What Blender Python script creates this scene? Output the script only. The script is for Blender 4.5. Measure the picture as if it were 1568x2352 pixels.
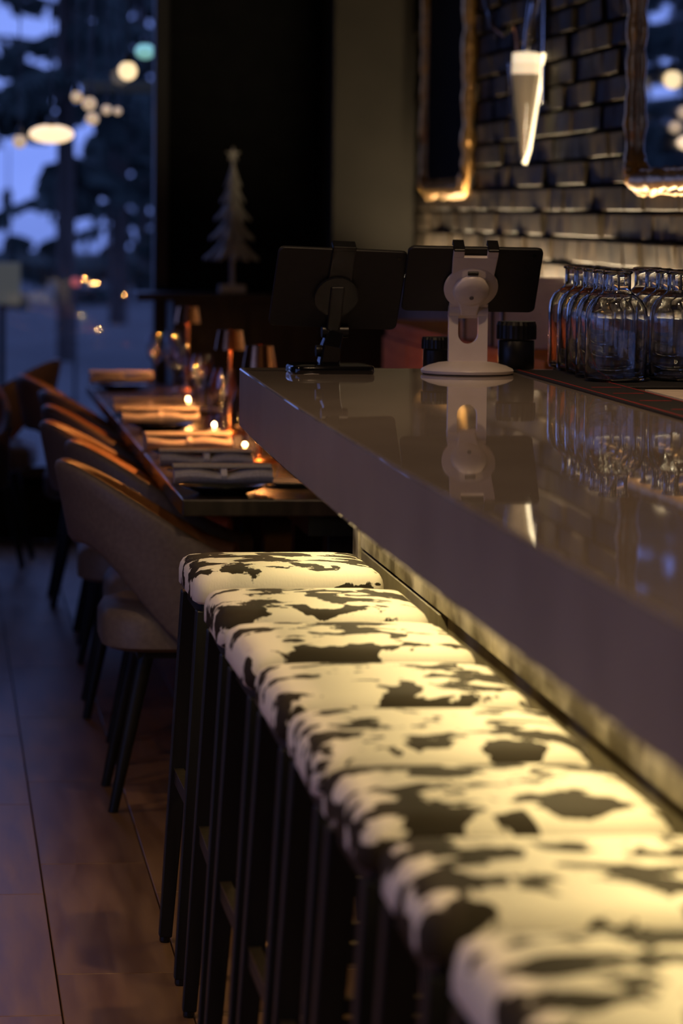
import bpy, bmesh, math, random
from mathutils import Vector, Matrix
from math import sin, cos, pi, radians as R

SC = bpy.context.scene
COL = SC.collection
for o in list(bpy.data.objects):
    bpy.data.objects.remove(o)

# ------------------------------------------------------------------ camera
# world: X to the right of the bar front, Y along the bar away from the camera, Z up
F = 7500.0                       # focal length in pixels of the 1568 x 2352 frame
VPX, VPY, ROLL, CAMH = -135.0, 475.0, 0.011, 1.42
def camera_axes():
    c, s = cos(-ROLL), sin(-ROLL)
    dx, dy = VPX - 784, VPY - 1176
    ux, uy = c*dx - s*dy, s*dx + c*dy
    p = math.atan2(-uy, F)
    y = Vector((ux, uy, F)).normalized()
    z = Vector((0, -cos(p), -sin(p))); z = (z - y*z.dot(y)).normalized()
    x = y.cross(z)
    m = Matrix((x, y, z)).transposed()
    rr = Matrix(((c, s, 0), (-s, c, 0), (0, 0, 1)))
    return rr @ m                # camera = M @ world (camera: x right, y down, z forward)
M = camera_axes()
cam_data = bpy.data.cameras.new('camera')
cam = bpy.data.objects.new('camera', cam_data); COL.objects.link(cam)
rot = Matrix((Vector(M[0]), -Vector(M[1]), -Vector(M[2]))).transposed()
cam.matrix_world = Matrix.Translation((0, 0, CAMH)) @ rot.to_4x4()
cam_data.sensor_fit = 'VERTICAL'; cam_data.sensor_height = 36.0
cam_data.lens = F/2352*36.0
cam_data.clip_start = 0.05; cam_data.clip_end = 5000
cam_data.dof.use_dof = True
cam_data.dof.focus_distance = 6.2
cam_data.dof.aperture_fstop = 4.2
SC.camera = cam
def at_z(u, v, z):
    d = M.transposed() @ Vector(((u-784)/F, (v-1176)/F, 1.0))
    t = (z - CAMH)/d.z
    return Vector((0, 0, CAMH)) + d*t
def at_y(u, v, y):
    d = M.transposed() @ Vector(((u-784)/F, (v-1176)/F, 1.0))
    return Vector((0, 0, CAMH)) + d*(y/d.y)

# ------------------------------------------------------------------ world (dusk sky), exposure
W = bpy.data.worlds.new('dusk'); SC.world = W; W.use_nodes = True
nt = W.node_tree; nt.nodes.clear()
n_out = nt.nodes.new('ShaderNodeOutputWorld'); n_bg = nt.nodes.new('ShaderNodeBackground')
n_tc = nt.nodes.new('ShaderNodeTexCoord'); n_mp = nt.nodes.new('ShaderNodeMapping')
n_mp.inputs['Scale'].default_value = (1.5, 1.5, 5)
n_no = nt.nodes.new('ShaderNodeTexNoise'); n_no.inputs['Scale'].default_value = 2.2; n_no.inputs['Detail'].default_value = 4
n_rp = nt.nodes.new('ShaderNodeValToRGB')
n_rp.color_ramp.elements[0].position = 0.3; n_rp.color_ramp.elements[0].color = (0.13, 0.21, 0.66, 1)
n_rp.color_ramp.elements[1].position = 0.75; n_rp.color_ramp.elements[1].color = (0.27, 0.38, 0.90, 1)
nt.links.new(n_tc.outputs['Generated'], n_mp.inputs['Vector']); nt.links.new(n_mp.outputs['Vector'], n_no.inputs['Vector'])
nt.links.new(n_no.outputs['Fac'], n_rp.inputs['Fac']); nt.links.new(n_rp.outputs['Color'], n_bg.inputs['Color'])
nt.links.new(n_bg.outputs['Background'], n_out.inputs['Surface'])
n_bg.inputs['Strength'].default_value = 1.35
SC.view_settings.view_transform = 'Standard'; SC.view_settings.look = 'None'
SC.view_settings.gamma = 1.0; SC.view_settings.use_curve_mapping = False
SC.view_settings.exposure = 0.0
SC.cycles.max_bounces = 28; SC.cycles.transmission_bounces = 28; SC.cycles.transparent_max_bounces = 40   # light through rows of glass

# ------------------------------------------------------------------ materials
def new_mat(name):
    m = bpy.data.materials.new(name); m.use_nodes = True
    b = m.node_tree.nodes.get('Principled BSDF')
    return m, m.node_tree, b
def pm(name, c1, c2=None, scale=20, rough=0.5, metal=0.0, bump=0.0, stretch=(1, 1, 1), rand=0.0, coat=0.0, rough2=None, lo=0.35, hi=0.65, detail=4, spec=0.5, sheen=0.0):
    """principled with noise colour variation, optional relief and per-object brightness"""
    m, t, b = new_mat(name)
    c2 = c2 or tuple(min(1, x*1.25) for x in c1)
    tc = t.nodes.new('ShaderNodeTexCoord'); mp = t.nodes.new('ShaderNodeMapping')
    mp.inputs['Scale'].default_value = stretch
    no = t.nodes.new('ShaderNodeTexNoise'); no.inputs['Scale'].default_value = scale; no.inputs['Detail'].default_value = detail
    rp = t.nodes.new('ShaderNodeValToRGB')
    rp.color_ramp.elements[0].position = lo; rp.color_ramp.elements[0].color = (*c1, 1)
    rp.color_ramp.elements[1].position = hi; rp.color_ramp.elements[1].color = (*c2, 1)
    t.links.new(tc.outputs['Object'], mp.inputs['Vector'])
    src = mp.outputs['Vector']
    if rand:
        oi = t.nodes.new('ShaderNodeObjectInfo'); ad = t.nodes.new('ShaderNodeVectorMath'); ad.operation = 'ADD'
        mu = t.nodes.new('ShaderNodeMath'); mu.operation = 'MULTIPLY'; mu.inputs[1].default_value = 37.0
        t.links.new(oi.outputs['Random'], mu.inputs[0]); t.links.new(src, ad.inputs[0]); t.links.new(mu.outputs[0], ad.inputs[1])
        src = ad.outputs[0]
    t.links.new(src, no.inputs['Vector']); t.links.new(no.outputs['Fac'], rp.inputs['Fac'])
    colr = rp.outputs['Color']
    if rand:
        hs = t.nodes.new('ShaderNodeHueSaturation'); mr = t.nodes.new('ShaderNodeMapRange')
        mr.inputs['To Min'].default_value = 1-rand; mr.inputs['To Max'].default_value = 1+rand
        t.links.new(oi.outputs['Random'], mr.inputs['Value']); t.links.new(mr.outputs['Result'], hs.inputs['Value'])
        t.links.new(colr, hs.inputs['Color']); colr = hs.outputs['Color']
    t.links.new(colr, b.inputs['Base Color'])
    b.inputs['Roughness'].default_value = rough; b.inputs['Metallic'].default_value = metal
    b.inputs['Coat Weight'].default_value = coat; b.inputs['Specular IOR Level'].default_value = spec
    if sheen: b.inputs['Sheen Weight'].default_value = sheen
    if rough2 is not None:
        m2 = t.nodes.new('ShaderNodeMapRange'); m2.inputs['To Min'].default_value = rough; m2.inputs['To Max'].default_value = rough2
        t.links.new(no.outputs['Fac'], m2.inputs['Value']); t.links.new(m2.outputs['Result'], b.inputs['Roughness'])
    if bump:
        bp = t.nodes.new('ShaderNodeBump'); bp.inputs['Strength'].default_value = bump; bp.inputs['Distance'].default_value = 0.004
        t.links.new(no.outputs['Fac'], bp.inputs['Height']); t.links.new(bp.outputs['Normal'], b.inputs['Normal'])
    return m
def glow(name, col, strength):
    m, t, b = new_mat(name)
    b.inputs['Base Color'].default_value = (*[min(1, c) for c in col], 1)
    b.inputs['Emission Color'].default_value = (*col, 1); b.inputs['Emission Strength'].default_value = strength
    no = t.nodes.new('ShaderNodeTexNoise'); no.inputs['Scale'].default_value = 8
    mr = t.nodes.new('ShaderNodeMapRange'); mr.inputs['To Min'].default_value = 0.35; mr.inputs['To Max'].default_value = 0.45
    t.links.new(no.outputs['Fac'], mr.inputs['Value']); t.links.new(mr.outputs['Result'], b.inputs['Roughness'])
    return m
def clear_glass(name, tint=(1, 1, 1), refl=0.06, rough=0.02, ior=1.45):
    """thin glass: transparent with fresnel gloss"""
    m, t, b = new_mat(name); t.nodes.remove(b)
    out = t.nodes.get('Material Output')
    tr = t.nodes.new('ShaderNodeBsdfTransparent'); tr.inputs['Color'].default_value = (*tint, 1)
    gl = t.nodes.new('ShaderNodeBsdfGlossy'); gl.inputs['Roughness'].default_value = rough
    lw = t.nodes.new('ShaderNodeLayerWeight'); lw.inputs['Blend'].default_value = 0.5
    pw = t.nodes.new('ShaderNodeMath'); pw.operation = 'POWER'; pw.inputs[1].default_value = 4.0
    f0 = ((ior-1)/(ior+1))**2
    ml = t.nodes.new('ShaderNodeMath'); ml.operation = 'MULTIPLY_ADD'; ml.inputs[1].default_value = 0.85-f0; ml.inputs[2].default_value = f0
    t.links.new(lw.outputs['Facing'], pw.inputs[0]); t.links.new(pw.outputs[0], ml.inputs[0])
    mx = t.nodes.new('ShaderNodeMixShader')
    t.links.new(ml.outputs[0], mx.inputs['Fac']); t.links.new(tr.outputs['BSDF'], mx.inputs[1]); t.links.new(gl.outputs['BSDF'], mx.inputs[2])
    t.links.new(mx.outputs['Shader'], out.inputs['Surface'])
    return m
def solid_glass(name, col=(0.95, 1, 0.97), rough=0.0):
    m, t, b = new_mat(name)
    b.inputs['Base Color'].default_value = (*col, 1); b.inputs['Transmission Weight'].default_value = 1.0
    b.inputs['Roughness'].default_value = rough; b.inputs['IOR'].default_value = 1.48
    return m
def cowhide():
    m, t, b = new_mat('cowhide')
    N = t.nodes.new; L = t.links.new
    tc = N('ShaderNodeTexCoord'); oi = N('ShaderNodeObjectInfo')
    mu = N('ShaderNodeMath'); mu.operation = 'MULTIPLY'; mu.inputs[1].default_value = 61.0
    L(oi.outputs['Random'], mu.inputs[0])
    # hair-frayed edges: shift the lookup with a fine streaky noise
    mp = N('ShaderNodeMapping'); mp.inputs['Scale'].default_value = (260, 60, 120)
    L(tc.outputs['Object'], mp.inputs['Vector'])
    hn = N('ShaderNodeTexNoise'); hn.inputs['Scale'].default_value = 1; hn.inputs['Detail'].default_value = 2
    L(mp.outputs['Vector'], hn.inputs['Vector'])
    big = N('ShaderNodeTexNoise'); big.noise_dimensions = '4D'; big.inputs['Scale'].default_value = 16.5
    big.inputs['Detail'].default_value = 3.0; big.inputs['Roughness'].default_value = 0.5; big.inputs['Distortion'].default_value = 0.5
    m2 = N('ShaderNodeMapping'); m2.inputs['Scale'].default_value = (0.8, 0.9, 1.0)
    L(tc.outputs['Object'], m2.inputs['Vector']); L(m2.outputs['Vector'], big.inputs['Vector']); L(mu.outputs[0], big.inputs['W'])
    low = N('ShaderNodeTexNoise'); low.noise_dimensions = '4D'; low.inputs['Scale'].default_value = 7.0; low.inputs['Detail'].default_value = 1.0
    L(tc.outputs['Object'], low.inputs['Vector']); L(mu.outputs[0], low.inputs['W'])
    lm = N('ShaderNodeMath'); lm.operation = 'MULTIPLY_ADD'; lm.inputs[1].default_value = 0.40
    L(low.outputs['Fac'], lm.inputs[0]); L(big.outputs['Fac'], lm.inputs[2])
    ma = N('ShaderNodeMath'); ma.operation = 'MULTIPLY_ADD'; ma.inputs[1].default_value = 0.05
    L(hn.outputs['Fac'], ma.inputs[0]); L(lm.outputs[0], ma.inputs[2])
    rp = N('ShaderNodeValToRGB')
    e = rp.color_ramp.elements
    e[0].position = 0.744; e[0].color = (0.86, 0.79, 0.66, 1)
    e[1].position = 0.761; e[1].color = (0.034, 0.025, 0.015, 1)
    L(ma.outputs[0], rp.inputs['Fac']); L(rp.outputs['Color'], b.inputs['Base Color'])
    b.inputs['Roughness'].default_value = 0.75; b.inputs['Specular IOR Level'].default_value = 0.2
    bp = N('ShaderNodeBump'); bp.inputs['Strength'].default_value = 0.25; bp.inputs['Distance'].default_value = 0.002
    L(hn.outputs['Fac'], bp.inputs['Height']); L(bp.outputs['Normal'], b.inputs['Normal'])
    return m

MT = {}
MT['quartz'] = pm('grey_quartz', (0.30, 0.25, 0.215), (0.35, 0.295, 0.255), 6, 0.015, bump=0.0, rough2=0.03, detail=6, spec=0.5)
MT['cowhide'] = cowhide()
MT['black_wood'] = pm('black_stained_wood', (0.010, 0.010, 0.010), (0.020, 0.019, 0.018), 30, 0.42, stretch=(1, 1, 0.1), bump=0.1, spec=0.3)
MT['brass'] = pm('brushed_footplate', (0.26, 0.20, 0.11), (0.38, 0.30, 0.17), 60, 0.30, metal=0.9)
MT['old_wood'] = pm('weathered_bar_boards', (0.13, 0.10, 0.055), (0.75, 0.64, 0.44), 5.5, 0.45, stretch=(1, 0.9, 1.5), rand=0.10, bump=0.25, lo=0.40, hi=0.66, detail=5)
MT['low_wood'] = pm('bar_lower_boards', (0.20, 0.165, 0.10), (0.34, 0.28, 0.18), 8, 0.5, rand=0.1, bump=0.2)
MT['plank'] = pm('oak_plank', (0.20, 0.098, 0.042), (0.33, 0.18, 0.085), 3.2, 0.24, stretch=(7, 0.7, 1), rand=0.18, bump=0.12, rough2=0.38, detail=7)
MT['grout'] = pm('dark_grout', (0.02, 0.016, 0.014), None, 40, 0.9)
MT['black_wall'] = pm('black_wall_paint', (0.006, 0.006, 0.007), (0.009, 0.009, 0.010), 12, 0.85, spec=0.1)
MT['taupe'] = pm('taupe_plaster', (0.020, 0.0165, 0.0115), (0.027, 0.022, 0.016), 5, 0.8, bump=0.1)
MT['ceiling'] = pm('dark_ceiling', (0.03, 0.027, 0.025), None, 6, 0.85)
MT['wall'] = pm('charcoal_wall', (0.05, 0.046, 0.043), None, 5, 0.8)
MT['brick'] = pm('glazed_dark_brick', (0.010, 0.0076, 0.0054), (0.045, 0.034, 0.024), 14, 0.35, rand=0.45, bump=0.9, rough2=0.75, spec=0.08)
MT['mortar'] = pm('dark_mortar', (0.018, 0.015, 0.013), (0.03, 0.026, 0.023), 60, 0.95)
MT['frame'] = pm('black_window_frame', (0.008, 0.008, 0.010), None, 20, 0.5)
MT['pane'] = clear_glass('window_glass', (0.96, 0.97, 1.0), rough=0.0)
MT['taupe_leather'] = pm('taupe_leather', (0.145, 0.108, 0.088), (0.18, 0.135, 0.11), 90, 0.50, bump=0.15)
MT['warm_lit_leather'] = pm('warm_lit_taupe_leather', (0.36, 0.15, 0.055), (0.42, 0.19, 0.075), 80, 0.45, bump=0.15)  # taupe leather with warm light put into its colour
MT['table'] = pm('dark_table_wood', (0.022, 0.015, 0.011), (0.045, 0.030, 0.021), 6, 0.16, stretch=(4, 0.5, 1), rough2=0.26)
MT['napkin'] = pm('grey_linen', (0.50, 0.47, 0.46), (0.62, 0.58, 0.56), 160, 0.9, bump=0.3)
MT['band'] = pm('napkin_band', (0.75, 0.70, 0.66), None, 120, 0.85)
MT['dark_plate'] = pm('black_stoneware', (0.012, 0.012, 0.014), (0.022, 0.022, 0.024), 40, 0.22, coat=0.4)
MT['cream_plate'] = pm('cream_stoneware', (0.62, 0.56, 0.48), None, 30, 0.3, coat=0.3)
MT['copper'] = pm('copper_lamp', (0.72, 0.33, 0.16), (0.82, 0.42, 0.22), 40, 0.24, metal=1.0)
MT['lamp_on'] = glow('lamp_diffuser_glow', (1.0, 0.52, 0.18), 30.0)
MT['flame'] = glow('candle_glow', (1.0, 0.62, 0.22), 9.0)
MT['wineglass'] = clear_glass('wine_glass', (0.97, 0.97, 0.98), ior=2.0, rough=0.02)
MT['bottle'] = solid_glass('bottle_glass', (0.985, 0.99, 0.985))
MT['white_plastic'] = pm('white_plastic', (0.74, 0.65, 0.60), (0.78, 0.69, 0.64), 30, 0.32)
MT['black_plastic'] = pm('black_plastic', (0.006, 0.006, 0.007), (0.010, 0.010, 0.011), 60, 0.35)
MT['black_gloss'] = pm('black_gloss_plastic', (0.006, 0.006, 0.007), (0.009, 0.009, 0.010), 30, 0.12, coat=0.5)
MT['tablet_back'] = pm('tablet_shell', (0.007, 0.007, 0.008), (0.010, 0.010, 0.011), 60, 0.55)
MT['screen'] = pm('tablet_screen', (0.004, 0.004, 0.005), None, 10, 0.05, coat=0.6)
MT['rubber'] = pm('black_rubber', (0.008, 0.007, 0.007), (0.014, 0.012, 0.012), 120, 0.7, bump=0.3)
MT['red'] = pm('red_print', (0.28, 0.012, 0.015), (0.36, 0.02, 0.02), 120, 0.6)
MT['paper'] = pm('beige_paper', (0.55, 0.46, 0.38), None, 40, 0.8)
MT['gilt'] = pm('gilt_carving', (0.55, 0.30, 0.10), (0.80, 0.48, 0.18), 35, 0.30, metal=0.9, bump=0.6)
MT['mirror'] = pm('mirror_silver', (0.80, 0.82, 0.84), (0.82, 0.84, 0.86), 3, 0.02, metal=1.0)
MT['dark_canvas'] = pm('dark_canvas', (0.006, 0.005, 0.005), (0.012, 0.010, 0.009), 8, 0.8, spec=0.08)
MT['chrome'] = pm('chrome', (0.75, 0.72, 0.70), (0.80, 0.78, 0.76), 20, 0.12, metal=1.0)
MT['frost'] = glow('sconce_frosted_cone', (0.30, 0.23, 0.15), 0.25)
MT['sconce_rim_highlight'] = glow('sconce_painted_highlight', (1.0, 0.84, 0.52), 2.6)  # glow for the painted highlight on the sconce rim
MT['sconce_cap'] = glow('sconce_collar', (1.0, 0.82, 0.58), 0.75)
MT['led_bar'] = glow('bar_led_diffuser', (1.0, 0.80, 0.36), 6.0)
MT['led_wall'] = glow('wall_led_diffuser', (1.0, 0.82, 0.55), 4.0)
MT['downlight'] = glow('added_downlight', (1.0, 0.66, 0.36), 2.0)
MT['side_wood'] = pm('brown_sideboard', (0.30, 0.095, 0.018), (0.40, 0.135, 0.030), 7, 0.6, stretch=(1, 0.6, 4), bump=0.1, spec=0.05)
MT['ledge'] = pm('grey_ledge', (0.20, 0.18, 0.175), (0.26, 0.24, 0.23), 8, 0.7, spec=0.1)
MT['menu'] = pm('rose_menu_card', (0.55, 0.44, 0.42), (0.62, 0.50, 0.48), 30, 0.7)
MT['ornament'] = pm('pale_ornament', (0.32, 0.31, 0.29), (0.46, 0.44, 0.40), 50, 0.5, bump=0.3)
MT['bark'] = pm('conifer_bark', (0.035, 0.028, 0.025), (0.07, 0.055, 0.05), 14, 0.9, stretch=(1, 1, 0.2))
MT['needles'] = pm('conifer_needles', (0.020, 0.034, 0.030), (0.045, 0.070, 0.060), 6, 0.8)
MT['ground'] = pm('dusk_ground', (0.045, 0.044, 0.043), (0.08, 0.078, 0.074), 0.35, 0.9, detail=6)
MT['lake'] = pm('lake_water', (0.10, 0.13, 0.18), (0.14, 0.17, 0.22), 0.02, 0.12)
MT['hedge'] = pm('hedge_leaves', (0.015, 0.022, 0.020), (0.04, 0.055, 0.045), 3, 0.9)
MT['beam'] = pm('pergola_timber', (0.14, 0.115, 0.06), (0.20, 0.165, 0.09), 6, 0.7, stretch=(0.3, 3, 3))
MT['bulb'] = glow('warm_bulb', (1.0, 0.74, 0.42), 1.25)
MT['bulb_dim'] = glow('dim_bulb', (1.0, 0.70, 0.42), 0.55)
MT['bulb_hot'] = glow('hot_lamp', (1.0, 0.70, 0.40), 1.6)
MT['green'] = glow('green_lamp', (0.34, 0.75, 0.62), 0.65)
MT['red_lamp'] = glow('red_lamp', (0.9, 0.16, 0.10), 0.35)
MT['sign'] = glow('lit_notice', (0.16, 0.145, 0.085), 0.25)

# ------------------------------------------------------------------ mesh helpers
class MB:
    def __init__(s): s.v = []; s.f = []
    def add(s, vs, fs):
        n = len(s.v); s.v += [tuple(v) for v in vs]; s.f += [tuple(i+n for i in f) for f in fs]; return s
    def box(s, a, b):
        x0, y0, z0 = a; x1, y1, z1 = b
        return s.add([(x0,y0,z0),(x1,y0,z0),(x1,y1,z0),(x0,y1,z0),(x0,y0,z1),(x1,y0,z1),(x1,y1,z1),(x0,y1,z1)],
                     [(0,3,2,1),(4,5,6,7),(0,1,5,4),(1,2,6,5),(2,3,7,6),(3,0,4,7)])
    def prism(s, poly, z0, z1):
        n = len(poly)
        vs = [(x, y, z0) for x, y in poly] + [(x, y, z1) for x, y in poly]
        fs = [tuple(range(n-1, -1, -1)), tuple(range(n, 2*n))] + [(i, (i+1) % n, n+(i+1) % n, n+i) for i in range(n)]
        return s.add(vs, fs)
    def rings(s, rings, cap0=True, cap1=True, closed=True):
        n = len(rings[0]); vs = [p for r in rings for p in r]; fs = []
        for k in range(len(rings)-1):
            for i in range(n if closed else n-1):
                j = (i+1) % n
                fs.append((k*n+i, k*n+j, (k+1)*n+j, (k+1)*n+i))
        if cap0: fs.append(tuple(range(n-1, -1, -1)))
        if cap1: fs.append(tuple((len(rings)-1)*n+i for i in range(n)))
        return s.add(vs, fs)
    def lathe(s, prof, n=24, c=(0, 0, 0), cap0=True, cap1=True):
        rs = [[(c[0]+r*cos(2*pi*i/n), c[1]+r*sin(2*pi*i/n), c[2]+z) for i in range(n)] for r, z in prof]
        return s.rings(rs, cap0, cap1)
    def tube(s, pts, rad, n=8, square=False):
        pts = [Vector(p) for p in pts]
        if not isinstance(rad, (list, tuple)): rad = [rad]*len(pts)
        rs = []; up = None
        for k, p in enumerate(pts):
            d = (pts[min(k+1, len(pts)-1)] - pts[max(k-1, 0)]).normalized()
            if up is None:
                up = Vector((0, 1, 0)) if abs(d.y) < 0.9 else Vector((1, 0, 0))
            a = d.cross(up).normalized(); b = a.cross(d).normalized(); up = b
            if square:
                rs.append([p + (a*sx + b*sy)*rad[k] for sx, sy in ((1, 1), (-1, 1), (-1, -1), (1, -1))])
            else:
                rs.append([p + (a*cos(2*pi*i/n) + b*sin(2*pi*i/n))*rad[k] for i in range(n)])
        return s.rings(rs)
    def sphere(s, c, r, nu=12, nv=8, sc=(1, 1, 1)):
        prof = [(max(1e-4, r*sin(pi*k/nv)), -r*cos(pi*k/nv)) for k in range(nv+1)]
        rs = [[(c[0]+q*cos(2*pi*i/nu)*sc[0], c[1]+q*sin(2*pi*i/nu)*sc[1], c[2]+z*sc[2]) for i in range(nu)] for q, z in prof]
        return s.rings(rs)
    def xf(s, mat):
        s.v = [tuple(mat @ Vector(v)) for v in s.v]; return s
    def build(s, name, mat, parent=None, smooth=False, bevel=0.0, seg=2, loc=None, angle=40):
        me = bpy.data.meshes.new(name); me.from_pydata(s.v, [], s.f); me.validate()
        bm = bmesh.new(); bm.from_mesh(me); bmesh.ops.recalc_face_normals(bm, faces=bm.faces)
        if bevel:
            es = [e for e in bm.edges if len(e.link_faces) == 2 and e.calc_face_angle(0) > R(30)]
            bmesh.ops.bevel(bm, geom=es, offset=bevel, segments=seg, affect='EDGES', profile=0.5, clamp_overlap=True)
        bm.to_mesh(me); bm.free()
        if smooth:
            me.set_sharp_from_angle(angle=R(angle)); 
            me.polygons.foreach_set('use_smooth', [True]*len(me.polygons))
        me.materials.append(MT[mat] if isinstance(mat, str) else mat)
        o = bpy.data.objects.new(name, me); COL.objects.link(o)
        if parent: o.parent = parent
        if loc: o.location = loc
        return o
def empty(name, loc=(0, 0, 0), rz=0.0):
    o = bpy.data.objects.new(name, None); COL.objects.link(o); o.location = loc; o.rotation_euler = (0, 0, rz)
    o.empty_display_size = 0.1
    return o
def tag(o, label, cat, group=None, kind=None):
    o['label'] = label; o['category'] = cat
    if group: o['group'] = group
    if kind: o['kind'] = kind
    return o
def struct(o, label=None):
    o['kind'] = 'structure'
    if label: o['label'] = label
    return o
def copy_tree(o, parent=None):
    c = o.copy(); COL.objects.link(c); c.parent = parent
    for ch in list(o.children): copy_tree(ch, c)
    return c
def rrect(w, d, r, n=5):
    pts = []
    for cx, cy, a0 in ((w/2-r, d/2-r, 0), (-w/2+r, d/2-r, 90), (-w/2+r, -d/2+r, 180), (w/2-r, -d/2+r, 270)):
        for k in range(n+1):
            a = R(a0 + 90*k/n); pts.append((cx + r*cos(a), cy + r*sin(a)))
    return pts
def area_light(name, loc, rot, sx, sy, energy, col, parent=None, spread=None):
    l = bpy.data.lights.new(name, 'AREA'); l.shape = 'RECTANGLE'; l.size = sx; l.size_y = sy; l.energy = energy; l.color = col
    if spread: l.spread = spread
    o = bpy.data.objects.new(name, l); COL.objects.link(o); o.location = loc; o.rotation_euler = rot
    if parent: o.parent = parent
    return o
def point_light(name, loc, energy, col, rad, parent=None):
    l = bpy.data.lights.new(name, 'POINT'); l.energy = energy; l.color = col; l.shadow_soft_size = rad
    o = bpy.data.objects.new(name, l); COL.objects.link(o); o.location = loc
    if parent: o.parent = parent
    return o
rnd = random.Random(7)

# ------------------------------------------------------------------ room shell
XW, YB = 1.96, 14.0              # brick wall, window wall
XL, YF, XR, ZC = -3.4, -2.4, 3.7, 3.0
fl = struct(MB().box((XL, YF, -0.08), (XR, YB, -0.010)).build('floor', 'grout'), 'brown wood-look plank floor')
PW, PL = 0.231, 1.03
col_i = 0
x = 0.212 - 7*PW
plank_meshes = {}
while x < 2.0:
    off = {0: 0.72, 1: 0.0}[col_i % 2] + 0.0
    y = 2.9 + off - PL
    while y < YB - 0.01:
        y0, y1 = max(y, 2.9), min(y+PL, YB)
        if y1 - y0 > 0.05:
            key = (round(y1-y0, 3))
            if key not in plank_meshes:
                o = MB().box((0.0015, 0.0015, -0.012), (PW-0.0015, y1-y0-0.0015, 0)).build('plank', 'plank', fl, bevel=0.0012, seg=1)
                plank_meshes[key] = o.data
            else:
                o = bpy.data.objects.new('plank', plank_meshes[key]); COL.objects.link(o); o.parent = fl
            o.location = (x, y0, 0)
        y += PL
    x += PW; col_i += 1
# floor outside the built planks: plain continuation a step out of view
o = MB().box((XL, YF, -0.012), (0.212-7*PW, YB, -0.0005)).build('floor_field', 'plank', fl); o['kind'] = 'stuff'
o = MB().box((0.212-7*PW, YF, -0.012), (XR, 2.9, -0.0005)).build('floor_field', 'plank', fl); o['kind'] = 'stuff'
o = MB().box((x, 2.9, -0.012), (XR, YB, -0.0005)).build('floor_field', 'plank', fl); o['kind'] = 'stuff'
struct(MB().box((XL, YF, ZC), (XR, YB, ZC+0.1)).build('ceiling', 'ceiling'), 'dark ceiling')
struct(MB().box((XL, YF-0.1, 0), (XR, YF, ZC)).build('wall_front', 'wall'), 'charcoal wall')
struct(MB().box((XR, YF, 0), (XR+0.1, 7.8, ZC)).build('wall_bar', 'wall'), 'charcoal wall behind the bar')
struct(MB().box((XW, 7.7, 0), (XR+0.1, 7.8, ZC)).build('wall_return', 'wall'), 'charcoal wall return')
# left wall with wide windows (daylight of dusk reaches the bar front from here)
wl = MB().box((XL-0.15, YF, 0), (XL, YB, 0.45)).box((XL-0.15, YF, 2.7), (XL, YB, ZC))
for a, b in ((YF, 0.6), (3.4, 3.7), (6.5, YB)):
    wl.box((XL-0.15, a, 0.45), (XL, b, 2.7))
struct(wl.build('wall_left', 'wall'), 'charcoal wall with tall windows')
for i, (a, b) in enumerate(((0.6, 3.4), (3.7, 6.5))):
    fr = MB()
    for q in ((a, a+0.05), (b-0.05, b)): fr.box((XL-0.10, q[0], 0.45), (XL-0.04, q[1], 2.7))
    fr.box((XL-0.10, a+0.05, 0.45), (XL-0.04, b-0.05, 0.50)).box((XL-0.10, a+0.05, 2.65), (XL-0.04, b-0.05, 2.7))
    w = struct(fr.build('window_%d' % (i+3), 'frame'), 'black framed side window')
    MB().box((XL-0.073, a+0.05, 0.5), (XL-0.067, b-0.05, 2.65)).build('pane', 'pane', w)

# back wall: big window at the left, black wall, taupe pier at the right
WX0, WX1, WZ0, WZ1 = -1.30, 0.905, 0.305, 2.75
bw = MB().box((XL, YB, 0), (WX0, YB+0.15, ZC)).box((WX0, YB, 0), (WX1, YB+0.15, WZ0)).box((WX0, YB, WZ1), (WX1, YB+0.15, ZC))
bw.box((WX1, YB, 0), (XR, YB+0.15, ZC))
struct(bw.build('wall_back', 'black_wall'), 'black wall beside the window')
fr = MB()
fr.box((WX1-0.005, YB-0.06, WZ0), (WX1+0.055, YB+0.10, WZ1)).box((WX0-0.05, YB-0.06, WZ0), (WX0, YB+0.10, WZ1))
fr.box((WX0-0.05, YB-0.06, WZ1-0.05), (WX1+0.055, YB+0.10, WZ1)).box((WX0, YB-0.10, WZ0-0.03), (WX1, YB+0.10, WZ0+0.02))
fr.box((-0.40, YB-0.01, WZ0+0.02), (-0.34, YB+0.08, WZ1-0.05))
w1 = struct(fr.build('window_1', 'frame', bevel=0.004, seg=1), 'tall window with black frame looking onto dusk trees')
for a, b in ((WX0, -0.40), (-0.34, WX1-0.005)):
    MB().box((a, YB+0.04, WZ0+0.02), (b, YB+0.046, WZ1-0.05)).build('pane', 'pane', w1)
struct(MB().box((1.615, 13.55, 0), (XW, YB, ZC)).build('wall_pier', 'taupe', bevel=0.004, seg=1), 'taupe plastered pier')

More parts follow.
